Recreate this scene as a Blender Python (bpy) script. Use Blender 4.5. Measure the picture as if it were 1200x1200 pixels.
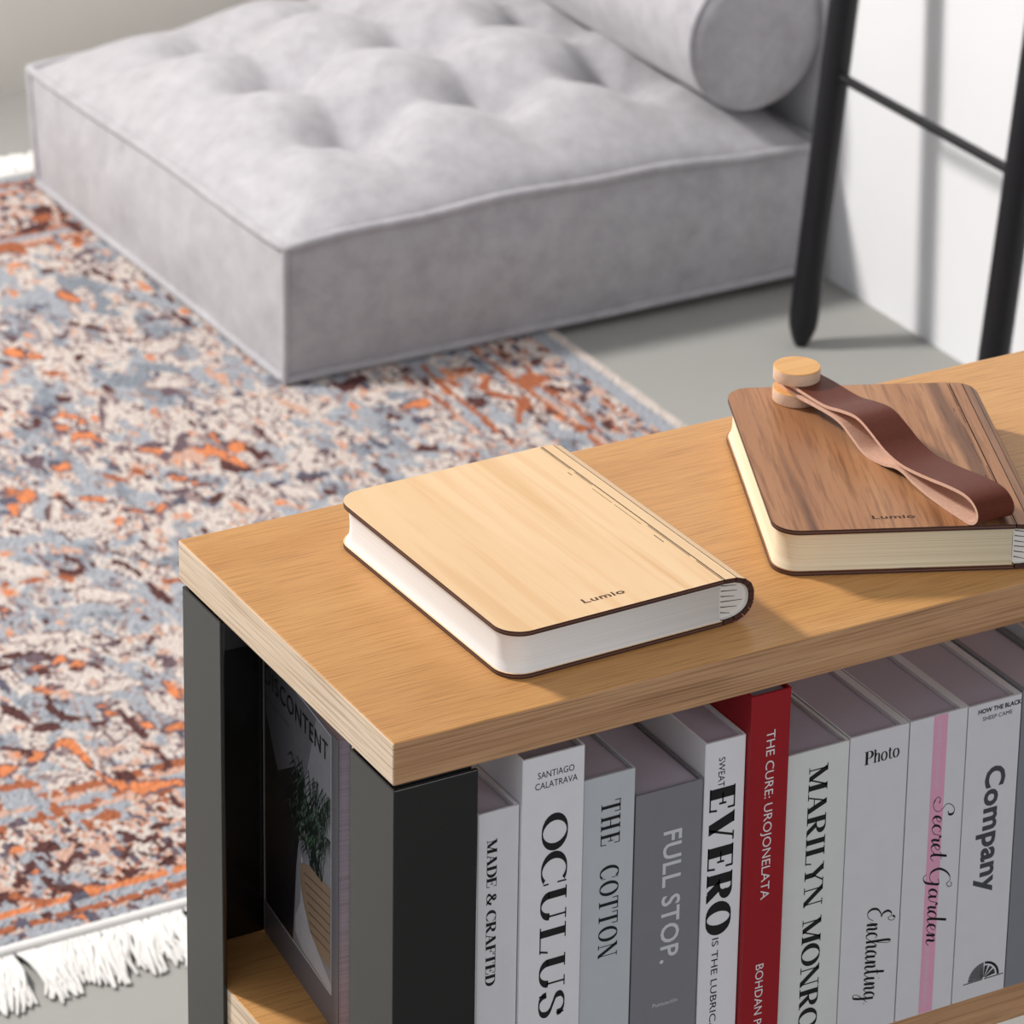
import bpy, bmesh, math, random
import numpy as np
from mathutils import Vector, Matrix

scene = bpy.context.scene
for o in list(bpy.data.objects):
    bpy.data.objects.remove(o, do_unlink=True)
COL = scene.collection
TT = 0.9            # height of the bookcase top above the floor (m)

# ------------------------------------------------------------------ camera
def camera_rows(yaw, pitch, roll):
    fw = np.array([math.sin(yaw)*math.cos(pitch), math.cos(yaw)*math.cos(pitch), -math.sin(pitch)])
    r = np.array([math.cos(yaw), -math.sin(yaw), 0.0])
    u = np.cross(r, fw)
    c, s = math.cos(roll), math.sin(roll)
    return c*r+s*u, -s*r+c*u, fw
R_, U_, F_ = camera_rows(0.51266, 0.33814, 0.01637)
cam_data = bpy.data.cameras.new('camera')
cam = bpy.data.objects.new('camera', cam_data)
COL.objects.link(cam)
cam.matrix_world = Matrix(((R_[0], U_[0], -F_[0], -0.96164),
                           (R_[1], U_[1], -F_[1], -1.83979),
                           (R_[2], U_[2], -F_[2], 1.1556+TT),
                           (0, 0, 0, 1)))
cam_data.sensor_width = 36.0
cam_data.lens = 36.0*4815.57/1200.0
cam_data.shift_x = -0.00593
cam_data.shift_y = -0.46
cam_data.clip_start = 0.05
cam_data.dof.use_dof = True
cam_data.dof.focus_distance = 2.48
cam_data.dof.aperture_fstop = 20.0
scene.camera = cam

# ------------------------------------------------------------------ exposure
vs = scene.view_settings
vs.view_transform = 'Standard'
vs.look = 'None'
vs.gamma = 1.0
vs.use_curve_mapping = False
vs.exposure = 0.0

# ------------------------------------------------------------------ sky / room light
world = bpy.data.worlds.new('room_light')
scene.world = world
world.use_nodes = True
wn = world.node_tree
wn.nodes.clear()
w_out = wn.nodes.new('ShaderNodeOutputWorld')
w_bg = wn.nodes.new('ShaderNodeBackground')
w_tc = wn.nodes.new('ShaderNodeTexCoord')
w_sep = wn.nodes.new('ShaderNodeSeparateXYZ')
wn.links.new(w_tc.outputs['Generated'], w_sep.inputs[0])
def wmath(op, a, b):
    n = wn.nodes.new('ShaderNodeMath'); n.operation = op
    for i, v in enumerate((a, b)):
        if isinstance(v, (int, float)): n.inputs[i].default_value = v
        else: wn.links.new(v, n.inputs[i])
    return n.outputs[0]
# the windows are to the left and behind; the camera side of the room is dim
WX, WY, WZ, WB = -0.36, 0.06, 0.10, 0.30
val = wmath('MULTIPLY', w_sep.outputs['X'], WX)
val = wmath('ADD', val, wmath('MULTIPLY', w_sep.outputs['Y'], WY))
val = wmath('ADD', val, wmath('MULTIPLY', w_sep.outputs['Z'], WZ))
val = wmath('ADD', val, WB)
val = wmath('MAXIMUM', val, 0.05)
w_bg.inputs['Color'].default_value = (0.93, 0.96, 1.0, 1)
wn.links.new(val, w_bg.inputs['Strength'])
wn.links.new(w_bg.outputs[0], w_out.inputs[0])

# low daylight from the window on the left, behind the bookcase
sun_data = bpy.data.lights.new('window_daylight', 'AREA')
sun_data.shape = 'DISK'
sun_data.size = 0.58
sun_data.energy = 212.0
sun_data.color = (1.0, 0.965, 0.925)
sun = bpy.data.objects.new('window_daylight', sun_data)
COL.objects.link(sun)
sun.location = (-1.35, 3.3, 2.0+TT)
sun.rotation_euler = (Vector((0.9, 1.3, TT-0.45))-sun.location).to_track_quat('-Z', 'Y').to_euler()

# soft fill lamp added on the camera's side to brighten the book spines
fill_data = bpy.data.lights.new('front_fill', 'AREA')
fill_data.shape = 'RECTANGLE'
fill_data.size = 1.8; fill_data.size_y = 1.3
fill_data.energy = 27.0
fill_data.color = (0.97, 0.98, 1.0)
fill = bpy.data.objects.new('front_fill', fill_data)
COL.objects.link(fill)
fill.location = (0.55, -2.9, 1.15+TT)
fill.rotation_euler = (Vector((0.3, 0.0, TT-0.1))-fill.location).to_track_quat('-Z', 'Y').to_euler()

# ------------------------------------------------------------------ helpers
def lin(c):
    c = c/255.0
    return c/12.92 if c <= 0.04045 else ((c+0.055)/1.055)**2.4
def rgb(r, g, b):
    return (lin(r), lin(g), lin(b), 1.0)

def new_mat(name):
    m = bpy.data.materials.new(name)
    m.use_nodes = True
    nt = m.node_tree
    return m, nt, nt.nodes['Principled BSDF']
def node(nt, kind, **kw):
    n = nt.nodes.new(kind)
    for k, v in kw.items():
        if k in n.inputs: n.inputs[k].default_value = v
        else: setattr(n, k, v)
    return n
def ramp(nt, fac, stops):
    n = nt.nodes.new('ShaderNodeValToRGB')
    cr = n.color_ramp
    while len(cr.elements) < len(stops): cr.elements.new(0.5)
    for e, (p, c) in zip(cr.elements, stops):
        e.position = p; e.color = c
    nt.links.new(fac, n.inputs[0])
    return n.outputs[0]
def mapped(nt, scale, rot=(0, 0, 0), loc=(0, 0, 0), coord='Object'):
    tc = nt.nodes.new('ShaderNodeTexCoord')
    mp = nt.nodes.new('ShaderNodeMapping')
    mp.inputs['Scale'].default_value = scale
    mp.inputs['Rotation'].default_value = rot
    mp.inputs['Location'].default_value = loc
    nt.links.new(tc.outputs[coord], mp.inputs[0])
    return mp.outputs[0]
def mix(nt, fac, a, b, mode='MIX'):
    n = nt.nodes.new('ShaderNodeMix'); n.data_type = 'RGBA'; n.blend_type = mode
    for k, v in ((0, fac), (6, a), (7, b)):
        if isinstance(v, (int, float)): n.inputs[k].default_value = v
        elif isinstance(v, tuple): n.inputs[k].default_value = v
        else: nt.links.new(v, n.inputs[k])
    return n.outputs[2]
def noise(nt, vec, scale=5.0, detail=3.0, rough=0.5, dist=0.0):
    n = nt.nodes.new('ShaderNodeTexNoise')
    n.inputs['Scale'].default_value = scale
    n.inputs['Detail'].default_value = detail
    n.inputs['Roughness'].default_value = rough
    n.inputs['Distortion'].default_value = dist
    nt.links.new(vec, n.inputs['Vector'])
    return n.outputs[0]
def bump(nt, bsdf, h, strength=0.2, distance=0.001):
    b = nt.nodes.new('ShaderNodeBump')
    b.inputs['Strength'].default_value = strength
    b.inputs['Distance'].default_value = distance
    nt.links.new(h, b.inputs['Height'])
    nt.links.new(b.outputs[0], bsdf.inputs['Normal'])

def plain(name, col, rough=0.6, metallic=0.0, vary=0.06, scale=30.0, spec=0.5):
    m, nt, b = new_mat(name)
    n = noise(nt, mapped(nt, (1, 1, 1)), scale, 3)
    dark = tuple(c*(1-vary) for c in col[:3])+(1,)
    light = tuple(min(1, c*(1+vary)) for c in col[:3])+(1,)
    nt.links.new(ramp(nt, n, [(0.3, dark), (0.7, light)]), b.inputs['Base Color'])
    b.inputs['Roughness'].default_value = rough
    b.inputs['Metallic'].default_value = metallic
    b.inputs['Specular IOR Level'].default_value = spec
    return m

def wood(name, dark, mid, light, along='X', fine=220.0, broad=10.0, rough=0.45, grain=0.55, line=None, stretch=3.0):
    """long fibres along one object axis: broad bands plus fine pore lines"""
    m, nt, b = new_mat(name)
    i = 'XYZ'.index(along)
    s1 = [broad]*3; s1[i] = broad*0.10
    s2 = [fine]*3; s2[i] = stretch
    n1 = noise(nt, mapped(nt, tuple(s1)), 1.0, 4, 0.55, 0.4)
    n2 = noise(nt, mapped(nt, tuple(s2), loc=(3, 7, 1)), 1.0, 3, 0.6)
    base = ramp(nt, n1, [(0.25, dark), (0.5, mid), (0.75, light)])
    pores = ramp(nt, n2, [(0.34, (grain, grain*0.93, grain*0.86, 1)), (0.52, (1, 1, 1, 1))])
    col = mix(nt, 1.0, base, pores, 'MULTIPLY')
    if line:
        s3 = [line[0]]*3; s3[i] = line[0]*0.045
        n3 = noise(nt, mapped(nt, tuple(s3), loc=(11, 2, 5)), 1.0, 2, 0.45, 0.6)
        l = ramp(nt, n3, [(0.36, line[1]), (0.41, (1, 1, 1, 1)), (0.60, (1, 1, 1, 1)), (0.66, line[1])])
        col = mix(nt, 1.0, col, l, 'MULTIPLY')
    nt.links.new(col, b.inputs['Base Color'])
    b.inputs['Roughness'].default_value = rough
    b.inputs['Specular IOR Level'].default_value = 0.3
    bump(nt, b, n2, 0.12, 0.0006)
    return m

class MB:
    """collects shapes and links them as ONE mesh object"""
    def __init__(self): self.v = []; self.f = []; self.m = []; self.sm = []
    def add(self, verts, faces, mi=0, smooth=False):
        o = len(self.v); self.v += [tuple(p) for p in verts]
        for fc in faces:
            self.f.append([i+o for i in fc]); self.m.append(mi); self.sm.append(smooth)
    def box(self, x0, x1, y0, y1, z0, z1, mi=0):
        v = [(x, y, z) for x in (x0, x1) for y in (y0, y1) for z in (z0, z1)]
        self.add(v, [(0, 1, 3, 2), (4, 6, 7, 5), (0, 4, 5, 1), (2, 3, 7, 6), (0, 2, 6, 4), (1, 5, 7, 3)], mi)
    def prism(self, pts, z0, z1, mi_side=0, mi_top=None, mi_bot=None, smooth=False):
        n = len(pts)
        v = [(p[0], p[1], z0) for p in pts]+[(p[0], p[1], z1) for p in pts]
        self.add(v, [(i, (i+1) % n, n+(i+1) % n, n+i) for i in range(n)], mi_side, smooth)
        self.add(v[n:], [tuple(range(n))], mi_side if mi_top is None else mi_top)
        self.add(v[:n], [tuple(reversed(range(n)))], mi_side if mi_bot is None else mi_bot)
    def tube(self, pts, radii, seg=12, mi=0, caps=True):
        pts = [Vector(p) for p in pts]; n = len(pts)
        if isinstance(radii, (int, float)): radii = [radii]*n
        verts = []; prev = None
        for i, p in enumerate(pts):
            d = (pts[min(i+1, n-1)]-pts[max(i-1, 0)]).normalized()
            if prev is None:
                a = Vector((0, 0, 1)) if abs(d.z) < 0.9 else Vector((1, 0, 0))
                e1 = d.cross(a).normalized()
            else:
                e1 = (prev-d*prev.dot(d)).normalized()
            prev = e1; e2 = d.cross(e1)
            for k in range(seg):
                t = 2*math.pi*k/seg
                verts.append(p+(e1*math.cos(t)+e2*math.sin(t))*radii[i])
        faces = [(i*seg+k, i*seg+(k+1) % seg, (i+1)*seg+(k+1) % seg, (i+1)*seg+k) for i in range(n-1) for k in range(seg)]
        self.add(verts, faces, mi, True)
        if caps:
            self.add(verts[:seg], [tuple(reversed(range(seg)))], mi)
            self.add(verts[-seg:], [tuple(range(seg))], mi)
    def grid(self, P, mi=0, smooth=True, close_u=False):
        nu = len(P); nv = len(P[0])
        verts = [q for row in P for q in row]
        iu = range(nu if close_u else nu-1)
        faces = [(i*nv+j, ((i+1) % nu)*nv+j, ((i+1) % nu)*nv+j+1, i*nv+j+1) for i in iu for j in range(nv-1)]
        self.add(verts, faces, mi, smooth)
    def build(self, name, mats, parent=None, bevel=0, segs=2, fix=True, weld=False, angle=35):
        me = bpy.data.meshes.new(name)
        me.from_pydata(self.v, [], self.f)
        if not isinstance(mats, (list, tuple)): mats = [mats]
        for m in mats: me.materials.append(m)
        me.polygons.foreach_set('material_index', self.m)
        me.polygons.foreach_set('use_smooth', self.sm)
        if fix or bevel or weld:
            bm = bmesh.new(); bm.from_mesh(me)
            if weld or bevel: bmesh.ops.remove_doubles(bm, verts=bm.verts, dist=1e-5)
            if bevel:
                es = [e for e in bm.edges if len(e.link_faces) == 2 and e.calc_face_angle(0) > math.radians(angle)]
                bmesh.ops.bevel(bm, geom=es, offset=bevel, segments=segs, affect='EDGES', profile=0.5)
            if fix: bmesh.ops.recalc_face_normals(bm, faces=bm.faces)
            bm.to_mesh(me); bm.free()
        ob = bpy.data.objects.new(name, me)
        COL.objects.link(ob)
        if parent is not None: ob.parent = parent
        return ob
def tag(o, label=None, cat=None, group=None, kind=None):
    if label: o['label'] = label
    if cat: o['category'] = cat
    if group: o['group'] = group
    if kind: o['kind'] = kind
    return o
def thing(name, loc, label, cat, rz=0.0, group=None):
    o = bpy.data.objects.new(name, None)
    o.empty_display_size = 0.05
    COL.objects.link(o)
    o.location = loc; o.rotation_euler = (0, 0, rz)
    return tag(o, label, cat, group)
def rrect(x0, x1, y0, y1, r, seg=8, corners=(1, 1, 1, 1)):
    pts = []
    for k, (cx, cy, a) in enumerate(((x0, y0, 180), (x1, y0, 270), (x1, y1, 0), (x0, y1, 90))):
        if not corners[k]: pts.append((cx, cy)); continue
        ox = cx+(r if k in (0, 3) else -r); oy = cy+(r if k in (0, 1) else -r)
        for i in range(seg+1):
            t = math.radians(a+90*i/seg)
            pts.append((ox+r*math.cos(t), oy+r*math.sin(t)))
    return pts
def smooth_path(pts, n=8):
    """Catmull-Rom through the points"""
    P = [np.array(p, float) for p in pts]
    P = [2*P[0]-P[1]]+P+[2*P[-1]-P[-2]]
    out = []
    for i in range(1, len(P)-2):
        for k in range(n):
            t = k/n
            out.append(0.5*((2*P[i])+(P[i+1]-P[i-1])*t+(2*P[i-1]-5*P[i]+4*P[i+1]-P[i+2])*t*t+(3*P[i]-P[i-1]-3*P[i+1]+P[i+2])*t**3))
    out.append(P[-2])
    return out

# ------------------------------------------------------------------ lettering
def sans(txt, bold=0.0, spacing=1.0, shear=0.0):
    """plain sans capitals from the built-in font; returns verts, faces with cap height 1, start x 0"""
    cu = bpy.data.curves.new('lettering', 'FONT')
    cu.body = txt; cu.size = 1.0; cu.offset = bold; cu.space_character = spacing; cu.shear = shear
    cu.resolution_u = 3
    ob = bpy.data.objects.new('lettering', cu)
    COL.objects.link(ob)
    dg = bpy.context.evaluated_depsgraph_get()
    me = bpy.data.meshes.new_from_object(ob.evaluated_get(dg))
    vs_ = [(v.co.x, v.co.y) for v in me.vertices]; fs = [tuple(p.vertices) for p in me.polygons]
    bpy.data.objects.remove(ob); bpy.data.curves.remove(cu); bpy.data.meshes.remove(me)
    return vs_, fs
_cap = sans('H'); CAP = max(v[1] for v in _cap[0])
def sans_fit(txt, **kw):
    v, f = sans(txt, **kw)
    x0 = min(p[0] for p in v); x1 = max(p[0] for p in v)
    return [((p[0]-x0)/(x1-x0), p[1]/CAP) for p in v], f
TH, HA = 0.20, 0.045
def glyphs():
    """high contrast serif letters: each is (width, [strokes]); stroke = (kind, points, width)"""
    def V(x, w=TH, y0=0, y1=1): return ('r', [(x, y0), (x, y1)], w)
    def Hh(y, x0, x1, w=HA): return ('r', [(x0, y), (x1, y)], w)
    def sf(x, y, l=0.30): return Hh(y+(HA/2 if y < .5 else -HA/2), x-l/2, x+l/2)
    def el(cx, cy, rx, ry, a0, a1, n=24): return [(cx+rx*math.cos(math.radians(a0+(a1-a0)*i/n)), cy+ry*math.sin(math.radians(a0+(a1-a0)*i/n))) for i in range(n+1)]
    h = HA/2
    G = {}
    G['O'] = (0.86, [('c', el(.43, .5, .35, .5-h, 0, 360), TH)])
    G['C'] = (0.80, [('c', el(.44, .5, .36, .5-h, 50, 310), TH), V(.74, .04, .64, .98), V(.74, .04, .1, .3)])
    G['U'] = (0.84, [V(.18, TH, .3, 1), V(.68, HA, .3, 1), sf(.18, 1), sf(.68, 1, .24), ('c', [(.18, .34)]+el(.43, .34, .25, .34-h, 180, 360)+[(.68, .34)], TH)])
    G['L'] = (0.70, [V(.2), sf(.2, 1, .36), Hh(h, .04, .66), ('r', [(.60, 0), (.66, .32)], .05)])
    G['S'] = (0.64, [('c', [(.56, .72), (.53, .88), (.40, .975), (.24, .975), (.12, .86), (.14, .68), (.30, .56), (.46, .45), (.54, .30), (.50, .12), (.36, .025), (.20, .04), (.10, .15), (.07, .30)], TH*.85), V(.56, .04, .70, .98), V(.08, .04, .02, .30)])
    G['T'] = (0.74, [V(.37), sf(.37, 0, .38), Hh(1-h, .03, .71), ('r', [(.05, .70), (.04, 1)], .05), ('r', [(.69, .70), (.70, 1)], .05)])
    G['H'] = (0.90, [V(.2), V(.7), sf(.2, 0, .36), sf(.2, 1, .36), sf(.7, 0, .36), sf(.7, 1, .36), Hh(.5, .2, .7)])
    G['E'] = (0.74, [V(.2), Hh(1-h, .03, .68), Hh(h, .03, .70), Hh(.52, .2, .5), V(.5, .05, .38, .66), ('r', [(.66, .72), (.66, 1)], .05), ('r', [(.66, 0), (.69, .30)], .05)])
    G['N'] = (0.88, [V(.16, HA), V(.72, HA), ('r', [(.12, 1), (.72, 0)], TH*.95), sf(.16, 0, .26), sf(.12, 1, .26), sf(.72, 1, .26)])
    G['M'] = (1.04, [V(.14, HA), V(.84, TH), ('r', [(.14, 1), (.48, .02)], TH*.95), ('r', [(.48, .02), (.82, 1)], HA*1.3), sf(.14, 0, .24), sf(.12, 1, .28), sf(.84, 0, .34), sf(.86, 1, .30)])
    G['A'] = (0.86, [('r', [(.14, 0), (.42, 1)], HA*1.2), ('r', [(.40, 1), (.70, 0)], TH), Hh(.34, .22, .58), sf(.14, 0, .26), sf(.70, 0, .36)])
    G['D'] = (0.86, [V(.2), sf(.2, 0, .36), sf(.2, 1, .36), Hh(h, .2, .45), Hh(1-h, .2, .45), ('c', [(.38, h)]+el(.40, .5, .37, .5-h, -90, 90)+[(.38, 1-h)], TH)])
    G['R'] = (0.86, [V(.2), sf(.2, 0, .36), sf(.2, 1, .36), Hh(1-h, .2, .45), Hh(.5, .2, .45), ('c', el(.42, .745, .24, .235, -90, 90), TH), ('r', [(.40, .5), (.68, .02)], TH*.95), Hh(h, .60, .84)])
    G['P'] = (0.74, [V(.2), sf(.2, 0, .36), sf(.2, 1, .36), Hh(1-h, .2, .45), Hh(.46, .2, .45), ('c', el(.42, .72, .24, .26, -90, 90), TH)])
    G['F'] = (0.70, [V(.2), sf(.2, 0, .36), Hh(1-h, .03, .64), Hh(.52, .2, .5), V(.5, .05, .38, .66), ('r', [(.62, .70), (.63, 1)], .05)])
    G['I'] = (0.42, [V(.21), sf(.21, 0, .36), sf(.21, 1, .36)])
    G['V'] = (0.84, [('r', [(.14, 1), (.42, 0)], TH), ('r', [(.42, .02), (.70, 1)], HA*1.3), sf(.14, 1, .34), sf(.70, 1, .26)])
    G['Y'] = (0.82, [('r', [(.12, 1), (.41, .45)], TH), ('r', [(.41, .45), (.70, 1)], HA*1.3), V(.41, TH, 0, .47), sf(.41, 0, .36), sf(.12, 1, .32), sf(.70, 1, .24)])
    G['&'] = (0.86, [('c', [(.80, .48), (.70, .25), (.52, .06), (.30, .025), (.12, .14), (.10, .30), (.22, .47), (.40, .60), (.48, .76), (.42, .93), (.32, .975), (.22, .90), (.22, .74), (.36, .50), (.56, .22), (.74, .04), (.84, .02)], TH*.85), Hh(.48, .66, .86)])
    G['h'] = (0.62, [V(.15, TH*.7), sf(.15, 0, .24), ('r', [(.02, .97), (.15, .97)], HA), ('c', [(.15, .45), (.25, .62), (.38, .66), (.47, .55), (.47, .3), (.47, 0)], TH*.7), sf(.47, 0, .24)])
    G['o'] = (0.58, [('c', el(.28, .33, .21, .33, 0, 360), TH*.7)])
    G['t'] = (0.40, [V(.16, TH*.65, .12, .85), Hh(.64, .02, .34), ('c', [(.16, .14), (.20, .03), (.28, .01), (.36, .09)], TH*.5)])
    G[' '] = (0.42, [])
    G['.'] = (0.25, [('c', el(.1, .07, .04, .04, 0, 360), .1)])
    return G
GL = glyphs()
def ribbon(pts, wf):
    """strip of quads along pts; wf(direction) gives the width"""
    n = len(pts); L = []; Rr = []
    for i in range(n):
        a = np.array(pts[max(i-1, 0)]); b = np.array(pts[min(i+1, n-1)])
        if i == 0 or i == n-1:
            if n > 3 and np.hypot(*(np.array(pts[0])-np.array(pts[-1]))) < 1e-4:
                a = np.array(pts[-2]); b = np.array(pts[1])
        d = b-a; l = np.hypot(*d) or 1.0; d = d/l
        w = wf(d)*0.5; nn = np.array([-d[1], d[0]])
        p = np.array(pts[i]); L.append(tuple(p+nn*w)); Rr.append(tuple(p-nn*w))
    return L+Rr, [(i, i+1, n+i+1, n+i) for i in range(n-1)]
def serif_fit(txt, bold=1.0, track=0.0):
    v = []; f = []; x = 0
    for ch in txt:
        w, strokes = GL[ch]
        for kind, pts, T in strokes:
            if kind == 'r':
                T2 = T*bold if T > 0.09 else T*(1+(bold-1)*0.4)
                (x0, y0), (x1, y1) = pts
                if abs(x1-x0) > 1e-6 and abs(y1-y0) > 1e-6:      # slanted bar cut level at its ends
                    ww = T2*0.5*math.hypot(x1-x0, y1-y0)/abs(y1-y0)
                    vv, ff = [(x0-ww, y0), (x0+ww, y0), (x1+ww, y1), (x1-ww, y1)], [(0, 1, 2, 3)]
                else:
                    vv, ff = ribbon(pts, lambda d, t=T2: t)
            else:
                sp = smooth_path(pts, 4) if len(pts) < 22 else pts
                vv, ff = ribbon(sp, lambda d, t=T*bold: HA+(t-HA)*abs(d[1])**1.6)
            o = len(v); v += [(p[0]+x, p[1]) for p in vv]; f += [tuple(i+o for i in q) for q in ff]
        x += w+track
    x -= track
    return [(p[0]/x, p[1]) for p in v], f
SC = {  # joined script: (advance, strokes)
 'E': (.72, [[(.62, .86), (.56, .98), (.42, .98), (.30, .84), (.36, .66), (.50, .58), (.38, .56), (.16, .42), (.10, .20), (.24, .02), (.48, .06), (.66, .26)], [(.62, .86), (.72, .90), (.78, 1.06), (.66, 1.14), (.56, 1.04)]]),
 'S': (.60, [[(.02, .10), (.20, .0), (.40, .08), (.48, .28), (.38, .48), (.24, .66), (.28, .90), (.46, 1.06), (.62, .98), (.62, .80), (.50, .74)], [(.02, .10), (-.06, .22), (.04, .34), (.18, .28)]]),
 'G': (.78, [[(.66, .86), (.56, 1.02), (.38, 1.0), (.18, .76), (.08, .42), (.18, .08), (.40, .02), (.58, .20), (.64, .46)], [(.44, .44), (.64, .48), (.60, .1), (.52, -.20), (.34, -.30), (.24, -.16)], [(.66, .86), (.78, .96), (.76, 1.12), (.62, 1.10)]]),
 'n': (.46, [[(.0, .10), (.10, .42), (.12, .30), (.08, .0)], [(.08, .10), (.20, .36), (.30, .42), (.32, .30), (.28, .08), (.36, .0), (.48, .14)]]),
 'c': (.34, [[(.28, .36), (.20, .44), (.08, .34), (.04, .14), (.14, .0), (.26, .04), (.36, .16)]]),
 'e': (.34, [[(.02, .14), (.20, .24), (.26, .36), (.18, .44), (.08, .32), (.06, .12), (.16, .0), (.28, .06), (.36, .16)]]),
 'i': (.24, [[(.02, .12), (.12, .42), (.08, .14), (.14, .0), (.26, .14)], [(.15, .58), (.17, .62)]]),
 'a': (.46, [[(.30, .36), (.20, .44), (.08, .32), (.04, .12), (.12, .0), (.24, .12), (.32, .40), (.29, .12), (.34, .0), (.48, .14)]]),
 'h': (.48, [[(.0, .12), (.16, .46), (.26, .86), (.20, 1.0), (.12, .84), (.08, .0)], [(.08, .12), (.22, .38), (.32, .42), (.33, .28), (.30, .08), (.37, .0), (.50, .14)]]),
 't': (.30, [[(.02, .12), (.12, .40), (.18, .80), (.10, .30), (.10, .06), (.18, .0), (.32, .14)], [(.02, .50), (.28, .54)]]),
 'g': (.46, [[(.30, .36), (.20, .44), (.08, .32), (.05, .12), (.14, .02), (.26, .14), (.33, .40), (.28, -.1), (.20, -.40), (.06, -.42), (.08, -.24), (.48, .14)]]),
 'r': (.34, [[(.0, .10), (.10, .46), (.16, .38), (.26, .38), (.22, .14), (.26, .0), (.36, .14)]]),
 'd': (.48, [[(.30, .36), (.20, .44), (.08, .32), (.04, .12), (.12, .0), (.24, .12), (.34, .50), (.42, .96), (.32, .20), (.36, .0), (.50, .14)]]),
 '.': (.16, [[(.06, .0), (.08, .05)]]),
 ' ': (.24, []),
}
def script_fit(txt, pen=0.085, thin=0.022):
    v = []; f = []; x = 0
    for ch in txt:
        w, strokes = SC[ch]
        for st in strokes:
            vv, ff = ribbon(smooth_path(st, 6), lambda d: thin+(pen-thin)*max(0.0, -d[1])**1.5 if d[1] < 0 else thin*1.2)
            o = len(v); v += [(p[0]+x+p[1]*.12, p[1]) for p in vv]; f += [tuple(i+o for i in q) for q in ff]
        x += w
    return [(p[0]/x, p[1]) for p in v], f
def lay(mb, vf, place, length, height, mi=0):
    """put unit lettering on a surface: place(s, t) -> 3D"""
    mb.add([place(p[0]*length, p[1]*height) for p in vf[0]], vf[1], mi)

# ------------------------------------------------------------------ materials
M = {}
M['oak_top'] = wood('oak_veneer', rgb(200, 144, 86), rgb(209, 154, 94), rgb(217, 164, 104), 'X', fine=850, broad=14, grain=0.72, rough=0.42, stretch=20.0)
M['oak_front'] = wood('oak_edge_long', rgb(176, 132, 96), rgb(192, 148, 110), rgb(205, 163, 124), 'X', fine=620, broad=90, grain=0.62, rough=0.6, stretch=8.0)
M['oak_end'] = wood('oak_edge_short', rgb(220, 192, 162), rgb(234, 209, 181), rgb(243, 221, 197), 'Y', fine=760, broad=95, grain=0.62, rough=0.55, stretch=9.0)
M['black_metal'] = plain('black_powder_coat', rgb(5, 5, 6), rough=0.24, vary=0.05, scale=60, spec=0.8)
M['ladder_black'] = plain('ladder_black_paint', rgb(18, 18, 22), rough=0.42, vary=0.05, scale=60, spec=0.35)
M['maple'] = wood('maple_veneer', rgb(236, 196, 148), rgb(241, 203, 156), rgb(245, 209, 165), 'Y', fine=150, broad=26, grain=0.95, rough=0.4, line=(34.0, (0.93, 0.87, 0.80, 1)), stretch=6.0)
M['walnut'] = wood('walnut_veneer', rgb(148, 98, 66), rgb(170, 118, 80), rgb(188, 138, 98), 'Y', fine=330, broad=24, grain=0.66, rough=0.45, line=(26.0, (0.42, 0.38, 0.40, 1)), stretch=18.0)
M['paper_white'] = plain('white_paper', rgb(240, 238, 236), rough=0.85, vary=0.015, scale=200, spec=0.2)
def page_mat(name, base, line):
    m, nt, b = new_mat(name)
    n = noise(nt, mapped(nt, (2, 2, 1400)), 1.0, 2, 0.5)
    nt.links.new(ramp(nt, n, [(0.35, line), (0.5, base)]), b.inputs['Base Color'])
    b.inputs['Roughness'].default_value = 0.85
    b.inputs['Specular IOR Level'].default_value = 0.2
    bump(nt, b, n, 0.15, 0.0004)
    return m
M['pages_white'] = page_mat('white_page_edges', rgb(244, 243, 241), rgb(236, 235, 233))
M['pages_cream'] = page_mat('cream_page_edges', rgb(240, 226, 196), rgb(222, 205, 172))
M['pages_book'] = page_mat('book_page_edges', rgb(182, 172, 184), rgb(160, 149, 160))
def ply_mat(name, dark, mid, z0):
    """laser cut plywood edge: dark layers with a lighter ply between"""
    m, nt, b = new_mat(name)
    tc = nt.nodes.new('ShaderNodeTexCoord'); sp = nt.nodes.new('ShaderNodeSeparateXYZ')
    nt.links.new(tc.outputs['Object'], sp.inputs[0])
    mr = node(nt, 'ShaderNodeMapRange'); mr.inputs[1].default_value = z0; mr.inputs[2].default_value = z0+0.0032
    nt.links.new(sp.outputs['Z'], mr.inputs[0])
    nt.links.new(ramp(nt, mr.outputs[0], [(0.0, dark), (0.36, dark), (0.44, mid), (0.56, mid), (0.64, dark)]), b.inputs['Base Color'])
    b.inputs['Roughness'].default_value = 0.6
    return m
M['ply_low'] = ply_mat('burnt_ply_edge_low', rgb(62, 34, 28), rgb(120, 82, 66), 0.0)
M['ply_high'] = ply_mat('burnt_ply_edge_high', rgb(62, 34, 28), rgb(120, 82, 66), 0.0281)
M['burnt'] = plain('laser_burnt_wood', rgb(70, 38, 30), rough=0.7, vary=0.2, scale=400)
M['engrave'] = plain('engraved_letters', rgb(84, 46, 28), rough=0.7, vary=0.1, scale=400)
M['engrave_dark'] = plain('engraved_letters_dark', rgb(52, 26, 18), rough=0.7, vary=0.1, scale=400)
M['slit'] = plain('hinge_slit', rgb(66, 42, 34), rough=0.8, vary=0.1)
M['lining'] = plain('folded_lining', rgb(226, 222, 216), rough=0.8, vary=0.02)
M['fold'] = plain('lining_fold', rgb(70, 60, 56), rough=0.8, vary=0.1)
M['leather'] = plain('brown_leather', rgb(98, 48, 34), rough=0.5, vary=0.08, scale=350, spec=0.15)
M['suede'] = plain('raw_leather_back', rgb(214, 172, 148), rough=0.85, vary=0.10, scale=700)
M['peg_wood'] = wood('beech_peg', rgb(222, 165, 100), rgb(228, 174, 110), rgb(234, 184, 122), 'X', fine=300, broad=40, grain=0.92, rough=0.5)
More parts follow.
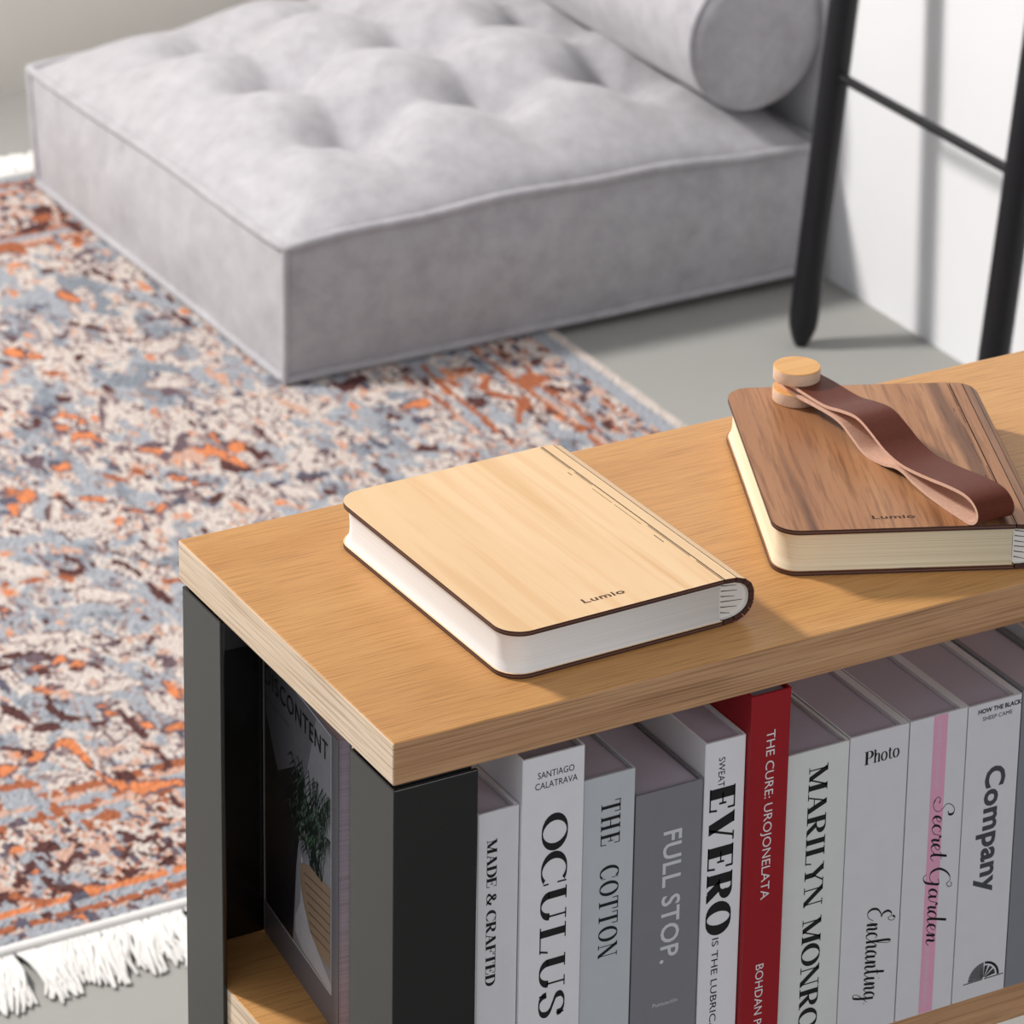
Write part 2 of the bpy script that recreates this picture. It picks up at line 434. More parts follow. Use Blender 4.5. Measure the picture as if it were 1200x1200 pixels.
M['peg_side'] = wood('beech_peg_side', rgb(218, 184, 156), rgb(226, 194, 168), rgb(232, 204, 180), 'X', fine=300, broad=40, grain=0.95, rough=0.55)
def wall_mat(name, c):
    m, nt, b = new_mat(name)
    n = noise(nt, mapped(nt, (1, 1, 1)), 3.0, 5, 0.6)
    k = tuple(x*0.95 for x in c[:3])+(1,)
    nt.links.new(ramp(nt, n, [(0.3, k), (0.7, c)]), b.inputs['Base Color'])
    b.inputs['Roughness'].default_value = 0.8
    n2 = noise(nt, mapped(nt, (1, 1, 1)), 60.0, 3, 0.6)
    bump(nt, b, n2, 0.05, 0.002)
    return m
M['wall_white'] = wall_mat('white_plaster', rgb(224, 224, 226))
M['wall_cream'] = wall_mat('cream_plaster', rgb(240, 235, 228))
M['concrete'] = wall_mat('pale_concrete', rgb(152, 151, 147))
def fabric(name, a, b_, c):
    m, nt, b = new_mat(name)
    n1 = noise(nt, mapped(nt, (1, 1, 1)), 32.0, 5, 0.65)
    n2 = noise(nt, mapped(nt, (420, 420, 420)), 1.0, 2, 0.5)
    f = mix(nt, 0.35, n1, n2)
    nt.links.new(ramp(nt, f, [(0.3, a), (0.5, b_), (0.72, c)]), b.inputs['Base Color'])
    b.inputs['Roughness'].default_value = 0.95
    b.inputs['Specular IOR Level'].default_value = 0.1
    b.inputs['Sheen Weight'].default_value = 0.25
    bump(nt, b, n2, 0.25, 0.0012)
    return m
M['fabric'] = fabric('heather_grey_fabric', rgb(150, 147, 151), rgb(166, 164, 168), rgb(182, 180, 184))
M['fringe'] = plain('cotton_fringe', rgb(222, 220, 217), rough=0.9, vary=0.04, scale=80, spec=0.1)
M['foot_black'] = plain('black_foot', rgb(28, 27, 27), rough=0.8)  # plain black of the sofa's short hidden feet

# ------------------------------------------------------------------ the setting
WX_ = 1.814
b = MB(); b.box(-2.5, WX_+0.12, -3.2, 3.55, -0.08, 0.0)
tag(b.build('floor', M['concrete']), kind='structure')
b = MB(); b.box(WX_, WX_+0.12, 0.2, 3.55, 0.0, 2.7)
tag(b.build('wall_right', M['wall_white'], bevel=0.0), kind='structure')
b = MB(); b.box(-0.4, WX_, 3.38, 3.5, 0.0, 2.7)
tag(b.build('wall_back', M['wall_cream']), kind='structure')

# ------------------------------------------------------------------ rug
RUG = """p5.2 930,2912 942,2925;m12.5 973,2897 999,2921 963,2864;r10.4 965,2894 988,2895;m10.4 1005,2862 1005,2837;r10.2 891,2822 914,2810;r5.1 957,2800 996,2799;m10.1 968,2693 977,2665;b15.8 830,2648 884,2649 882,2593;s12 918,2678 946,2663 940,2603 920,2574 937,2554;o9.9 900,2641 913,2617;c8.9 898,2596 892,2549;c8.8 837,2588 843,2557 818,2473;m7.8 893,2526 900,2512;p7.8 844,2519 858,2522;p6.8 789,2563 795,2543;b12 988,2601 1007,2546;p3.9 968,2522 1010,2506;s7.8 955,2489 997,2468;p3.9 914,2472 931,2463 944,2473;c9.6 929,2432 963,2441;o6.7 772,2501 782,2491;o5.8 789,2482 799,2477;m6.2 941,2863 956,2868;p5.1 969,2752 988,2760 988,2730 971,2721 969,2752;m5 911,2728 921,2722;s11.5 840,2419 847,2368 883,2355 898,2389 923,2376 934,2355;c7.6 885,2333 926,2323;p2.8 891,2315 916,2297;m8.4 774,2349 778,2342;p3.8 773,2396 793,2386;o3.7 742,2295 757,2302 772,2290 773,2274 757,2263 737,2278 742,2295;c4.6 748,2290 758,2284;m4.6 757,2278 763,2272;o4.6 738,2229 750,2247 763,2240 769,2213;s7.3 738,2209 762,2202;m3.3 701,2316 703,2291 714,2290 726,2303;p4.7 817,2327 797,2277 785,2253 789,2232;c7.4 863,2248 860,2215 844,2174 818,2149;p3.7 868,2241 868,2206 852,2165 816,2140;p5.5 778,2189 791,2182 814,2180 834,2175;o5.1 793,2176 817,2164;p4.5 671,2215 671,2191 676,2179 684,2203;o5.4 690,2172 708,2172;n3.6 690,2181 703,2189;b3.2 631,2188 642,2159 658,2137 679,2136;n2.2 636,2200 647,2170 663,2148 684,2147;c7.2 625,2173 653,2125;c10.6 628,2088 614,2073;o10.7 622,2137 642,2122;o8.9 641,2127 625,2113;o8.8 611,2102 606,2081;p4.5 612,2142 618,2139;n5.3 603,2119 619,2116;n4.4 592,2093 600,2089;b8.9 653,2107 626,2062;m3.2 683,2110 659,2099 644,2076 630,2051;c7.1 656,2083 645,2057;o6.2 686,2086 707,2070;p2.1 681,2078 701,2061;m7.1 669,2076 667,2055;r5.4 733,2136 739,2123 752,2107 773,2124;p3.6 747,2166 756,2147;o4.5 800,2087 811,2081;p3.2 773,2064 787,2050 804,2053;o3.9 717,2038 734,2024 748,2013 765,2027;p2.6 717,2015 728,2010 721,1982;m5.2 583,2044 591,2040;m5.2 608,2040 613,2033;m3.5 634,2018 634,1987;b10.4 576,2017 627,2004;n3.5 769,2025 788,2015;m5.7 751,2480 761,2465;r3.8 742,2448 770,2439 807,2409;b10.7 741,2057 763,2046;m2.1 633,1975 656,1954 674,1932 688,1908;m8.6 615,1950 619,1934 615,1915 597,1925;r3.7 529,1926 559,1923 576,1920 597,1908;m3.1 645,1917 660,1917;o5.1 639,1890 649,1887;m5.2 665,1907 668,1884;m10.2 668,1850 669,1820;r5.1 684,1854 702,1851;b8.5 616,1902 640,1898 660,1858 649,1806;b5.8 493,1838 504,1812 542,1841 569,1831 609,1831;b6.7 520,1812 572,1801;c10.2 597,1866 634,1842;c8.3 486,1809 538,1787;a2.3 535,1828 544,1832 547,1814 560,1823;o6.7 502,1874 508,1871;m1.7 609,1786 634,1783;m2 535,1748 548,1769 582,1772 593,1790;p3 564,1749 578,1746;m3 559,1728 572,1718 585,1723 604,1721 626,1749;m3.3 455,1747 493,1770 508,1747;p8.2 482,1760 497,1753;o2.3 482,1730 504,1733 517,1742;m4.1 485,1724 496,1726;o3.3 520,1717 530,1724 543,1717;m2.9 514,1715 526,1710;m3.3 541,1711 544,1709;m4.9 522,1680 526,1674;p4.9 606,1696 619,1686 603,1674;m2.3 550,1675 565,1675 594,1660;b4.9 449,1719 478,1708;o4.5 479,1691 489,1687;o4.8 465,1689 471,1687;m12.9 471,1674 466,1647 469,1627;m5.6 469,1627 491,1612;o4.5 480,1651 487,1649;o4 480,1632 491,1628;m11.2 524,1609 525,1583 527,1560;o4.5 508,1629 529,1625;o4.5 511,1611 521,1609;o5.1 538,1613 541,1591;o7.2 534,1573 539,1568;o4.1 590,1643 590,1612;o5.5 546,1550 566,1554;m11.2 425,1661 433,1642;m7.9 434,1608 456,1608;m2.4 450,1678 462,1683;m4.8 488,1598 504,1594;c6.5 501,1681 517,1658 556,1664 569,1654;b6.4 504,1642 548,1638 561,1598;b7.1 464,1607 483,1594;c8.1 565,1629 568,1590;c9.3 395,1532 417,1531 435,1515;b7.8 393,1526 417,1542 425,1531;c6.3 459,1563 461,1519 465,1499;o4.4 370,1552 397,1551 414,1565 434,1572 454,1574 454,1555 454,1530 455,1498 459,1478 471,1462 484,1458;r3.4 371,1454 395,1453 422,1453 451,1451 478,1451;a2.1 398,1448 442,1446 471,1444;b13.8 357,1497 373,1495 384,1476;r5.4 387,1516 394,1508 396,1483 392,1458;r2.2 357,1519 387,1516;m6.3 391,1595 410,1574;a4.4 476,1539 501,1541 518,1541 530,1522;m4.4 514,1531 525,1518 523,1490 515,1480;m7 470,1493 482,1483;a3.1 466,1509 481,1505 499,1506;o3.4 476,1462 499,1454 518,1447;n3.1 495,1496 505,1493;b4.6 412,1465 429,1470 445,1461;b4.6 401,1436 427,1433 456,1432;r2.1 405,1421 432,1424 453,1423;r3.3 405,1411 422,1405;r4.6 446,1406 463,1407;r3 405,1394 418,1383;m7.5 344,1397 361,1394;m6 342,1374 344,1367;m5.2 352,1350 364,1360 375,1367;a4.2 360,1375 378,1389;o2.7 311,1407 330,1407;m6.7 410,1343 423,1355;m4.5 427,1353 436,1335 456,1344 465,1350;m3.7 434,1317 452,1324;m3 401,1315 424,1316;m2.1 436,1372 441,1362 458,1370;b6.7 349,1333 369,1328;b5.2 415,1333 436,1329;m3.7 333,1319 351,1316;r3.2 291,1328 313,1305 328,1306;m2.4 371,1328 385,1317;m4.4 412,1285 421,1287;n2.7 376,1296 391,1279;n1.8 336,1298 355,1298;m4.4 302,1282 312,1283;m3.7 327,1278 334,1284;o2.6 314,1269 335,1267;o2.4 358,1306 371,1305;o4.5 315,1366 328,1366;c5.2 367,1349 377,1334;c6 312,1387 317,1372;m2.7 331,1374 315,1360 310,1343;n3.4 913,2298 942,2299 937,2230 904,2231 905,2282;n3.4 942,2299 974,2287 970,2238 937,2230;o9.1 859,2132 874,2139 878,2113;o5.5 890,2170 891,2150;p7.3 892,2144 897,2132;o4.6 898,2127 910,2130;o4.5 885,2095 888,2079;m4 865,2091 873,2073 889,2065 920,2067;m5.5 914,2114 913,2090 928,2097;n4 905,2023 941,2024 965,2016 970,1966;n5.4 901,2016 895,1987;n2.7 904,2014 900,1961;p2.7 937,2012 931,1964;c10.7 905,1996 925,1976;c12.5 866,1997 863,1962;m4.5 816,2074 832,2070 833,2047;o5.4 819,2063 830,2053;o3.6 800,2087 813,2080;p2.7 784,2053 802,2049;m3.6 807,2034 814,2010 832,2019;p3.2 850,2071 863,2036;a7.5 1007,2209 1018,2188;b11.1 994,2161 1021,2127;p3.6 968,2057 978,2071 992,2074 979,2047 966,2053;c11.3 917,2271 929,2249;c9.4 942,2273 962,2248;a7.3 829,2133 853,2125;b6.3 874,2058 907,2046;p5.5 964,2112 965,2097;a5.5 962,2137 967,2125;p3.3 1051,2146 1055,2129;r6.7 1169,2208 1174,2159 1178,2126 1171,2089;c6.6 1160,2176 1163,2139 1160,2100;r5.4 1204,2232 1198,2172 1197,2122 1198,2070 1191,1980;b4.7 1185,2164 1190,2125 1186,2071 1185,2008;a4.7 1170,2080 1173,2039 1171,1996;r7.6 1216,2173 1237,2142 1274,2185;r4.7 1234,2143 1262,2093 1279,2100;r9.5 1289,2136 1311,2156;r5.6 1271,2094 1235,2052;m11.3 1210,2115 1222,2114;r7.6 1237,2205 1250,2198;s8.5 1126,2173 1154,2174;o6.5 1126,2137 1158,2137;n7.4 1123,2099 1147,2092;m7.4 1126,2068 1128,2057;m3.6 1050,2022 1074,2026 1112,2026;m3.7 1077,2063 1077,2034;n4 1124,2015 1120,1988 1127,1985;r4.6 1133,1991 1142,1982;c4.8 1290,2198 1304,2165;c4.7 1277,2142 1267,2106;m5.5 1034,2042 1020,1992;c9.2 1110,2046 1131,2046;b9.2 1099,2072 1104,2050;b10.9 1035,2017 1072,1989;m4.7 1104,2230 1123,2242;m7.6 1089,2218 1100,2222;r6.9 1282,2148 1294,2133 1320,2138;r7 1316,2169 1281,2111 1233,2048;r6 1301,2110 1312,2086 1310,2040 1308,2005;r6.7 1292,1991 1303,1980;b6.9 1293,2096 1304,2081;b10.1 1251,1994 1265,1982;p5.2 1329,2091 1329,2087;p5.1 1338,2072 1336,2064;p5.1 1329,2049 1329,2045;p5.1 1330,2021 1326,2014;p5.1 1345,2050 1342,2038;c8.5 1298,2060 1302,2036;r6.9 1351,2052 1351,2033;m5.1 1354,1981 1351,1969;r4.3 1266,2072 1276,2063;m5.1 1276,2049 1281,2041;n5.2 1339,2081 1352,2089"""
def build_rug():
    x0, x1, y0, y1 = -0.34, 1.405, 1.245, 3.055
    st = 0.0036
    nx = int((x1-x0)/st); ny = int((y1-y0)/st)
    X, Y = np.meshgrid(x0+(np.arange(nx)+0.5)*st, y0+(np.arange(ny)+0.5)*st, indexing='ij')
    rng = np.random.default_rng(5)
    def field(sx, sy, octv=1):
        tot = np.zeros_like(X); amp = 1.0
        for k in range(octv):
            gx = rng.normal(size=(int((x1-x0)/sx)+4, int((y1-y0)/sy)+4))
            u = (X-x0)/sx; v = (Y-y0)/sy
            i = u.astype(int); j = v.astype(int); fu = u-i; fv = v-j
            fu = fu*fu*(3-2*fu); fv = fv*fv*(3-2*fv)
            tot += amp*((gx[i, j]*(1-fu)+gx[i+1, j]*fu)*(1-fv)+(gx[i, j+1]*(1-fu)+gx[i+1, j+1]*fu)*fv)
            sx *= 0.5; sy *= 0.5; amp *= 0.55
        return tot
    C = dict(c=(190, 179, 172), b=(149, 152, 158), s=(124, 129, 137), p=(100, 84, 90), m=(84, 56, 54), r=(152, 92, 66), o=(196, 122, 82), a=(186, 152, 136), n=(88, 86, 98), k=(140, 122, 120))
    lc = {k: np.array([lin(q) for q in v]) for k, v in C.items()}
    col = np.zeros(X.shape+(3,)); col[:] = lc['c']
    def put(mask, k): col[mask] = lc[k]
    f1 = field(0.024, 0.045, 3); f2 = field(0.015, 0.03, 2); f3 = field(0.05, 0.09, 2); f4 = field(0.012, 0.022, 2); f5 = field(0.009, 0.018, 1); f6 = field(0.02, 0.04, 2)
    put(f1 > 0.2, 'b'); put((f1 > 0.95) & (f3 > -0.2), 's')
    put((np.abs(f6) < 0.10), 'k'); put((np.abs(f2-0.15) < 0.11) & (f3 > -0.9), 'k')
    put((np.abs(f2-0.15) < 0.07) & (f3 > -0.2), 'p')
    put(f4 > 1.3, 'a'); put((f4 < -1.6), 'm'); put((f5 > 1.5) & (f1 < 0), 'a'); put((f5 < -1.7), 'p')
    put((np.abs(f1+0.55) < 0.06), 'p'); put((f4 > 2.1), 'o'); put((f2 < -1.6) & (f3 > 0.1), 'n')
    # border guard stripes and the busier border field at the two ends and the right side
    dE = np.minimum(Y-y0, y1-Y); dR = x1-X
    d = np.minimum(dE, dR*2.0)
    bord = (d < 0.235)
    g1 = field(0.013, 0.022, 2); g2 = field(0.010, 0.017, 2)
    put(bord, 'c'); put(bord & (g1 > -0.1), 'a'); put(bord & (g1 > 0.55), 'b')
    put(bord & (g2 > 0.75), 'm'); put(bord & (np.abs(g1+0.5) < 0.11), 'r'); put(bord & (g2 < -1.05), 'p'); put(bord & (g2 < -1.6), 'n')
    for lo, hi, k in ((0.235, 0.247, 'r'), (0.222, 0.235, 'a'), (0.208, 0.222, 'b'), (0.198, 0.208, 'r'), (0.052, 0.062, 'o'), (0.036, 0.052, 'b'), (0.026, 0.036, 'r'), (0.0, 0.022, 'b')):
        put((d >= lo) & (d < hi) & (g2 > -0.75), k)
    put((dR < 0.040) & (dR >= 0.016), 'b'); put(dR < 0.016, 'c')
    # the motifs
    jit = field(0.018, 0.03, 2)*0.0022
    KY = 0.42
    for s in RUG.split(';'):
        a = s.split(); k = a[0][0]; w = float(a[0][1:])/1000*0.5
        pts = [tuple(float(q)/1000 for q in t.split(',')) for t in a[1:]]
        xs = [p[0] for p in pts]; ys = [p[1] for p in pts]
        i0 = max(0, int((min(xs)-w*2-x0)/st)); i1 = min(nx, int((max(xs)+w*2-x0)/st)+2)
        j0 = max(0, int((min(ys)-w*5-y0)/st)); j1 = min(ny, int((max(ys)+w*5-y0)/st)+2)
        if i1 <= i0 or j1 <= j0: continue
        sx = X[i0:i1, j0:j1]; sy = Y[i0:i1, j0:j1]*KY
        dm = np.full(sx.shape, 9.0)
        for (ax, ay), (bx, by) in zip(pts[:-1], pts[1:]):
            ay *= KY; by *= KY
            l2 = (bx-ax)**2+(by-ay)**2+1e-12
            t = np.clip(((sx-ax)*(bx-ax)+(sy-ay)*(by-ay))/l2, 0, 1)
            dm = np.minimum(dm, np.hypot(sx-ax-t*(bx-ax), sy-ay-t*(by-ay)))
        sub = col[i0:i1, j0:j1]
        dj = dm+jit[i0:i1, j0:j1]
        if k in 'oc': sub[dj < w+0.0022] = lc['k' if k == 'c' else 'p']
        sub[dj < w] = lc[k]
    # knots: small tone changes from tuft to tuft
    col *= (1+0.07*rng.normal(size=X.shape)[..., None])
    col = np.clip(col, 0.01, 0.9)
    # mesh: one quad per knot on top, closed by sides
    zt = 0.008
    gx = np.linspace(x0, x1, nx+1); gy = np.linspace(y0, y1, ny+1)
    VX, VY = np.meshgrid(gx, gy, indexing='ij')
    top = np.stack([VX.ravel(), VY.ravel(), np.full(VX.size, zt)+0.0006*rng.normal(size=VX.size)], 1)
    I, J = np.meshgrid(np.arange(nx), np.arange(ny), indexing='ij')
    idx = lambda i, j: i*(ny+1)+j
    quads = np.stack([idx(I, J), idx(I+1, J), idx(I+1, J+1), idx(I, J+1)], -1).reshape(-1, 4)
    nt_ = len(top)
    low = np.array([(x0, y0, 0.0005), (x1, y0, 0.0005), (x1, y1, 0.0005), (x0, y1, 0.0005)])
    verts = np.vstack([top, low])
    faces = quads.tolist()
    c00, c10, c11, c01 = idx(0, 0), idx(nx, 0), idx(nx, ny), idx(0, ny)
    faces.append([nt_]+[nt_+1]+[idx(i, 0) for i in range(nx, -1, -1)])
    faces.append([nt_+1]+[nt_+2]+[idx(nx, j) for j in range(ny, -1, -1)])
    faces.append([nt_+2]+[nt_+3]+[idx(i, ny) for i in range(0, nx+1)])
    faces.append([nt_+3]+[nt_]+[idx(0, j) for j in range(0, ny+1)])
    me = bpy.data.meshes.new('pile')
    me.from_pydata(verts.tolist(), [], faces)
    at = me.color_attributes.new('knots', 'FLOAT_COLOR', 'CORNER')
    nq = len(quads); nl = len(me.loops)
    cc = np.ones((nl, 4)); cc[:, :3] = 0.5
    cc[:nq*4, :3] = np.repeat(col.reshape(-1, 3), 4, axis=0)
    at.data.foreach_set('color', cc.ravel())
    m, nt, b = new_mat('woven_rug_pile')
    an = nt.nodes.new('ShaderNodeVertexColor'); an.layer_name = 'knots'
    nt.links.new(an.outputs[0], b.inputs['Base Color'])
    b.inputs['Roughness'].default_value = 0.95
    b.inputs['Specular IOR Level'].default_value = 0.05
    me.materials.append(m)
    root = thing('area_rug', (0.53, 2.15, 0), 'large faded oriental rug in cream, grey blue and rust with white fringe', 'rug')
    def off(v): return (v[0]-0.53, v[1]-2.15, v[2])
    me.transform(Matrix.Translation((-0.53, -2.15, 0)))
    pile = bpy.data.objects.new('pile', me); COL.objects.link(pile); pile.parent = root
    rnd = random.Random(3)
    for yb, sgn in ((y0, -1), (y1, 1)):
        h = MB(); h.tube([off((x, yb+sgn*0.004, 0.006)) for x in np.linspace(x0, x1, 60)], 0.0075, 8)
        tag(h.build('binding', M['fringe'], root), 'white bound hem')
        fr = MB(); x = x0+0.004
        while x < x1-0.004:
            lean = rnd.uniform(-0.035, 0.02); ln = rnd.uniform(0.066, 0.088)
            for k in range(8):
                px = x+rnd.uniform(-0.0035, 0.0035); l2 = ln*rnd.uniform(0.8, 1.05)
                ex = px+lean+rnd.uniform(-0.012, 0.012); cv = rnd.uniform(-0.008, 0.008)
                pts = []
                for q in range(6):
                    t = q/5
                    pts.append(off((px+(ex-px)*t+cv*math.sin(t*3.1), yb+sgn*(0.008+l2*t), max(0.0022, 0.006-0.006*t+0.007*math.sin(t*2.6+0.2)*(0.5+rnd.random()*0.5)))))
                fr.tube(pts, [0.0016, 0.0021, 0.0023, 0.0024, 0.0023, 0.0014], 4, caps=False)
            x += 0.0085
        tag(fr.build('fringe', M['fringe'], root, fix=False), 'knotted white cotton fringe', kind='stuff')
    return root
build_rug()

# ------------------------------------------------------------------ floor sofa and bolster
SX0, SX1, SY0, SY1 = 1.033, 1.792, 2.262, 3.052
SZB, SZT = 0.0115, 0.186
def seat_height(u, v):
    a = abs(2*u-1); c = abs(2*v-1)
    dome = ((1-a**2.7)*(1-c**2.7))**0.66
    h = 0.094*dome
    ts = (0.25, 0.5, 0.75)
    def cell(w):
        # pillow profile between tuft lines
        e = (0.0,)+ts+(1.0,)
        for k in range(4):
            if w <= e[k+1]+1e-9:
                t = (w-e[k])/(e[k+1]-e[k]); return t, k
        return 1.0, 3
    inner = min(1.0, max(0.0, min((u-0.02)/0.15, (0.98-u)/0.15, (v-0.02)/0.15, (0.98-v)/0.15)))
    pu, ku = cell(u); pv, kv = cell(v)
    cre = 0.0
    for t in ts:
        near_v = math.exp(-min(abs(v-q) for q in ts)**2/0.008)
        near_u = math.exp(-min(abs(u-q) for q in ts)**2/0.008)
        cre = max(cre, (0.55+0.45*near_v)*math.exp(-(abs(u-t)/0.058)**1.35), (0.55+0.45*near_u)*math.exp(-(abs(v-t)/0.058)**1.35))
    tuft = 0.0
    for tu in ts:
        for tv in ts:
            tuft = max(tuft, math.exp(-(math.hypot(u-tu, v-tv)/0.070)**1.3))
    return h-inner*(0.036*cre+0.046*tuft)+0.016*inner
def build_sofa():
    cx, cy = (SX0+SX1)/2, (SY0+SY1)/2
    root = thing('floor_sofa', (cx, cy, 0), 'low armless floor sofa in heather grey fabric with a deep tufted seat', 'sofa')
    rnd = random.Random(11)
    wob = [rnd.uniform(0, 6.28) for _ in range(8)]
    def edge_z(u, v):
        return SZT+0.013*math.sin(math.pi*u)*(1-v)-0.026*v*(1-u)+0.0018*math.sin(9*v+wob[1])+0.0018*math.sin(21*u+wob[2])
    N = 110
    P = []
    for i in range(N+1):
        row = []
        for j in range(N+1):
            u = i/N; v = j/N
            # bunch samples towards the rim
            u = 0.5-0.5*math.cos(math.pi*u)*(0.35)-(0.5*(1-2*u))*0.65+0 if False else u
            row.append((SX0+(SX1-SX0)*u-cx, SY0+(SY1-SY0)*v-cy, edge_z(u, v)+seat_height(u, v)))
        P.append(row)
    mb = MB(); mb.grid(P)
    # side walls: gently bulging, a little slack near the bottom
    def rim(k):      # perimeter parameter 0..4N
        s, t = divmod(k, N); t = t/N
        return [(t, 0), (1, t), (1-t, 1), (0, 1-t)][s % 4]
    nrm = [(0, -1), (1, 0), (0, 1), (-1, 0)]
    Q = []
    for k in range(4*N):
        u, v = rim(k); s = k//N
        t = (k % N)/N
        row = []
        for q in range(13):
            w = q/12
            bul = 0.012*math.sin(math.pi*w)*math.sin(math.pi*t)**0.6
            bul += 0.003*math.sin(23*t+5*w+wob[s])*math.sin(math.pi*w)*math.sin(math.pi*t)
            zb = SZB+0.006*max(0.0, u-0.6)/0.4+0.001*math.sin(8*t+wob[s+4])
            z = edge_z(u, v)*(1-w)+zb*w
            row.append((SX0+(SX1-SX0)*u-cx+nrm[s][0]*bul-0.012*v*w*(1-u), SY0+(SY1-SY0)*v-cy+nrm[s][1]*bul-0.055*v*w, z))
        Q.append(row)
    mb.grid(Q, close_u=True)
    mb.add([r[-1] for r in Q], [tuple(range(len(Q)))])
    mb.build('seat', M['fabric'], root, weld=True)
    # flanged seams along the edges
    pp = MB()
    ring = [(Q[k][0][0]*1.003, Q[k][0][1]*1.003, Q[k][0][2]+0.002) for k in list(range(6, 4*N, 2))+list(range(0, 10, 2))]
    pp.tube(ring, 0.0062, 8, caps=False)
    pp.build('piping', M['fabric'], root); pp = MB()
    ring = [(Q[k][-1][0]*1.003, Q[k][-1][1]*1.003, Q[k][-1][2]+0.004) for k in list(range(6, 4*N, 2))+list(range(0, 10, 2))]
    pp.tube(ring, 0.0058, 8, caps=False)
    pp.build('piping', M['fabric'], root)
    for k in (0, N, 2*N, 3*N):
        pp = MB(); pp.tube([(p[0]*1.004, p[1]*1.004, p[2]) for p in Q[k]], 0.0048, 8)
        pp.build('piping', M['fabric'], root)
    for fx in (0.06, SX1-SX0-0.06):
        for fy in (0.07, SY1-SY0-0.07):
            b = MB(); z0 = 0.0086 if fx < 0.3 else 0.0003
            b.prism([(SX0+fx-cx+0.03*math.cos(a), SY0+fy-cy+0.03*math.sin(a)) for a in np.linspace(0, 2*math.pi, 20, endpoint=False)], z0, SZB+0.002)
            b.build('foot', M['foot_black'], root)
    # bolster along the wall side
    by0, by1, bx, bz, br = 2.292, 3.10, 1.713, TT-0.563, 0.0965
    rb = thing('bolster_cushion', (bx, (by0+by1)/2, bz), 'round grey fabric bolster lying along the wall side of the sofa seat', 'cushion')
    L = (by1-by0)/2
    prof = [(-L+0.000, 0.0), (-L-0.004, br*0.4), (-L-0.002, br*0.75), (-L+0.004, br*0.93), (-L+0.013, br)]
    prof = prof+[(-L+0.05, br*1.01), (0, br*1.015), (L-0.05, br*1.01)]+[(-a, r) for a, r in reversed(prof)]
    sp = smooth_path(prof, 5)
    rows = []
    for k in range(48):
        a = 2*math.pi*k/48
        rows.append([(r*math.cos(a), y, r*math.sin(a)*(1.0 if math.sin(a) > 0 else 1.0)) for y, r in [(q[0], max(q[1], 0)) for q in sp]])
    mb = MB(); mb.grid(rows, close_u=True)
    mb.build('body', M['fabric'], rb, weld=True)
    for e in (-L+0.009, L-0.009):
        pp = MB()
        pp.tube([((br-0.001)*math.cos(a), e, (br-0.001)*math.sin(a)) for a in np.linspace(0, 2*math.pi, 49)], 0.0035, 6, caps=False)
        pp.build('piping', M['fabric'], rb)
build_sofa()

# ------------------------------------------------------------------ ladder leaning on the wall
def build_ladder():
    root = thing('leaning_ladder', (1.664, 1.9, 0), 'black wooden ladder leaning on the white wall beside the sofa', 'ladder')
    sl = 0.095
    for y in (2.094, 1.708):
        pts = [(0, y-1.9, 0.0012)]+[(sl*z, y-1.9, z) for z in (0.012, 0.026, 0.04, 0.35, 0.8, 1.2, 1.36)]
        r = [0.0075, 0.013, 0.0175, 0.0185, 0.0185, 0.0185, 0.0185, 0.0185]
        b = MB(); b.tube(pts, r, 20)
        b.build('rail', M['ladder_black'], root)
    for z in (0.356, 0.68, 1.0, 1.28):
        b = MB(); b.tube([(sl*z, -0.19, z), (sl*z, 0.192, z)], 0.0062, 12)
        b.build('rung', M['ladder_black'], root)
build_ladder()

# ------------------------------------------------------------------ bookcase
BW, BD, BT = 1.05, 0.294, 0.0275
ZS = -0.2932
def build_bookcase():
    root = thing('bookcase', (BW/2, BD/2, 0), 'low open bookcase with oak shelves on black metal angle legs', 'bookcase')
    def board(name, x0, x1, y0, y1, z1, th, bev):
        bm = bmesh.new()
        bmesh.ops.create_cube(bm, size=1.0)
        for v in bm.verts:
            v.co = Vector(((x0+x1)/2+v.co.x*(x1-x0)-BW/2, (y0+y1)/2+v.co.y*(y1-y0)-BD/2, TT+z1-th/2+v.co.z*th))
        bmesh.ops.bevel(bm, geom=list(bm.edges), offset=bev, segments=2, affect='EDGES', profile=0.5)
        bm.normal_update()
        me = bpy.data.meshes.new(name)
        for f in bm.faces:
            n = f.normal
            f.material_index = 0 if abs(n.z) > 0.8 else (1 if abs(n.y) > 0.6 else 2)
        bm.to_mesh(me); bm.free()
        for k in ('oak_top', 'oak_front', 'oak_end'): me.materials.append(M[k])
        o = bpy.data.objects.new(name, me); COL.objects.link(o); o.parent = root
        return o
    board('tabletop', 0, BW, 0, BD, 0.0, BT, 0.0012)
    for z in (ZS, ZS-0.293):
        board('shelf', 0.0035, BW-0.0035, 0.0035, BD-0.0035, z, 0.026, 0.0008)
    t = 0.003; w = 0.056; zt = TT-BT-0.0034
    for sx in (0, 1):
        for sy in (0, 1):
            # folded sheet angle: one flange on the end, one on the long side
            pts = [(0.0008, 0.0062), (0.0008, 0.0062+w), (0.0008+t, 0.0062+w), (0.0008+t, 0.0062+t), (w, 0.0062+t), (w, 0.0062)]
            if sy == 0: pts = [(x, y-0.0055) for x, y in pts]
            else: pts = [(x, BD-(y-0.0025)) for x, y in pts]
            if sx: pts = [(BW-x, y) for x, y in pts]
            b = MB(); b.prism([(x-BW/2, y-BD/2) for x, y in pts], 0.002, zt)
            lg = b.build('leg', M['black_metal'], root, bevel=0.0007)
            xs = sorted(p[0] for p in pts); ys = sorted(p[1] for p in pts)
            b = MB(); b.box(xs[0]+0.0031-BW/2, xs[-1]-0.0031-BW/2, ys[0]+0.0031-BD/2, ys[-1]-0.0031-BD/2, zt-0.022, TT-BT+0.0002)
            b.build('bracket', M['black_metal'], lg)
build_bookcase()

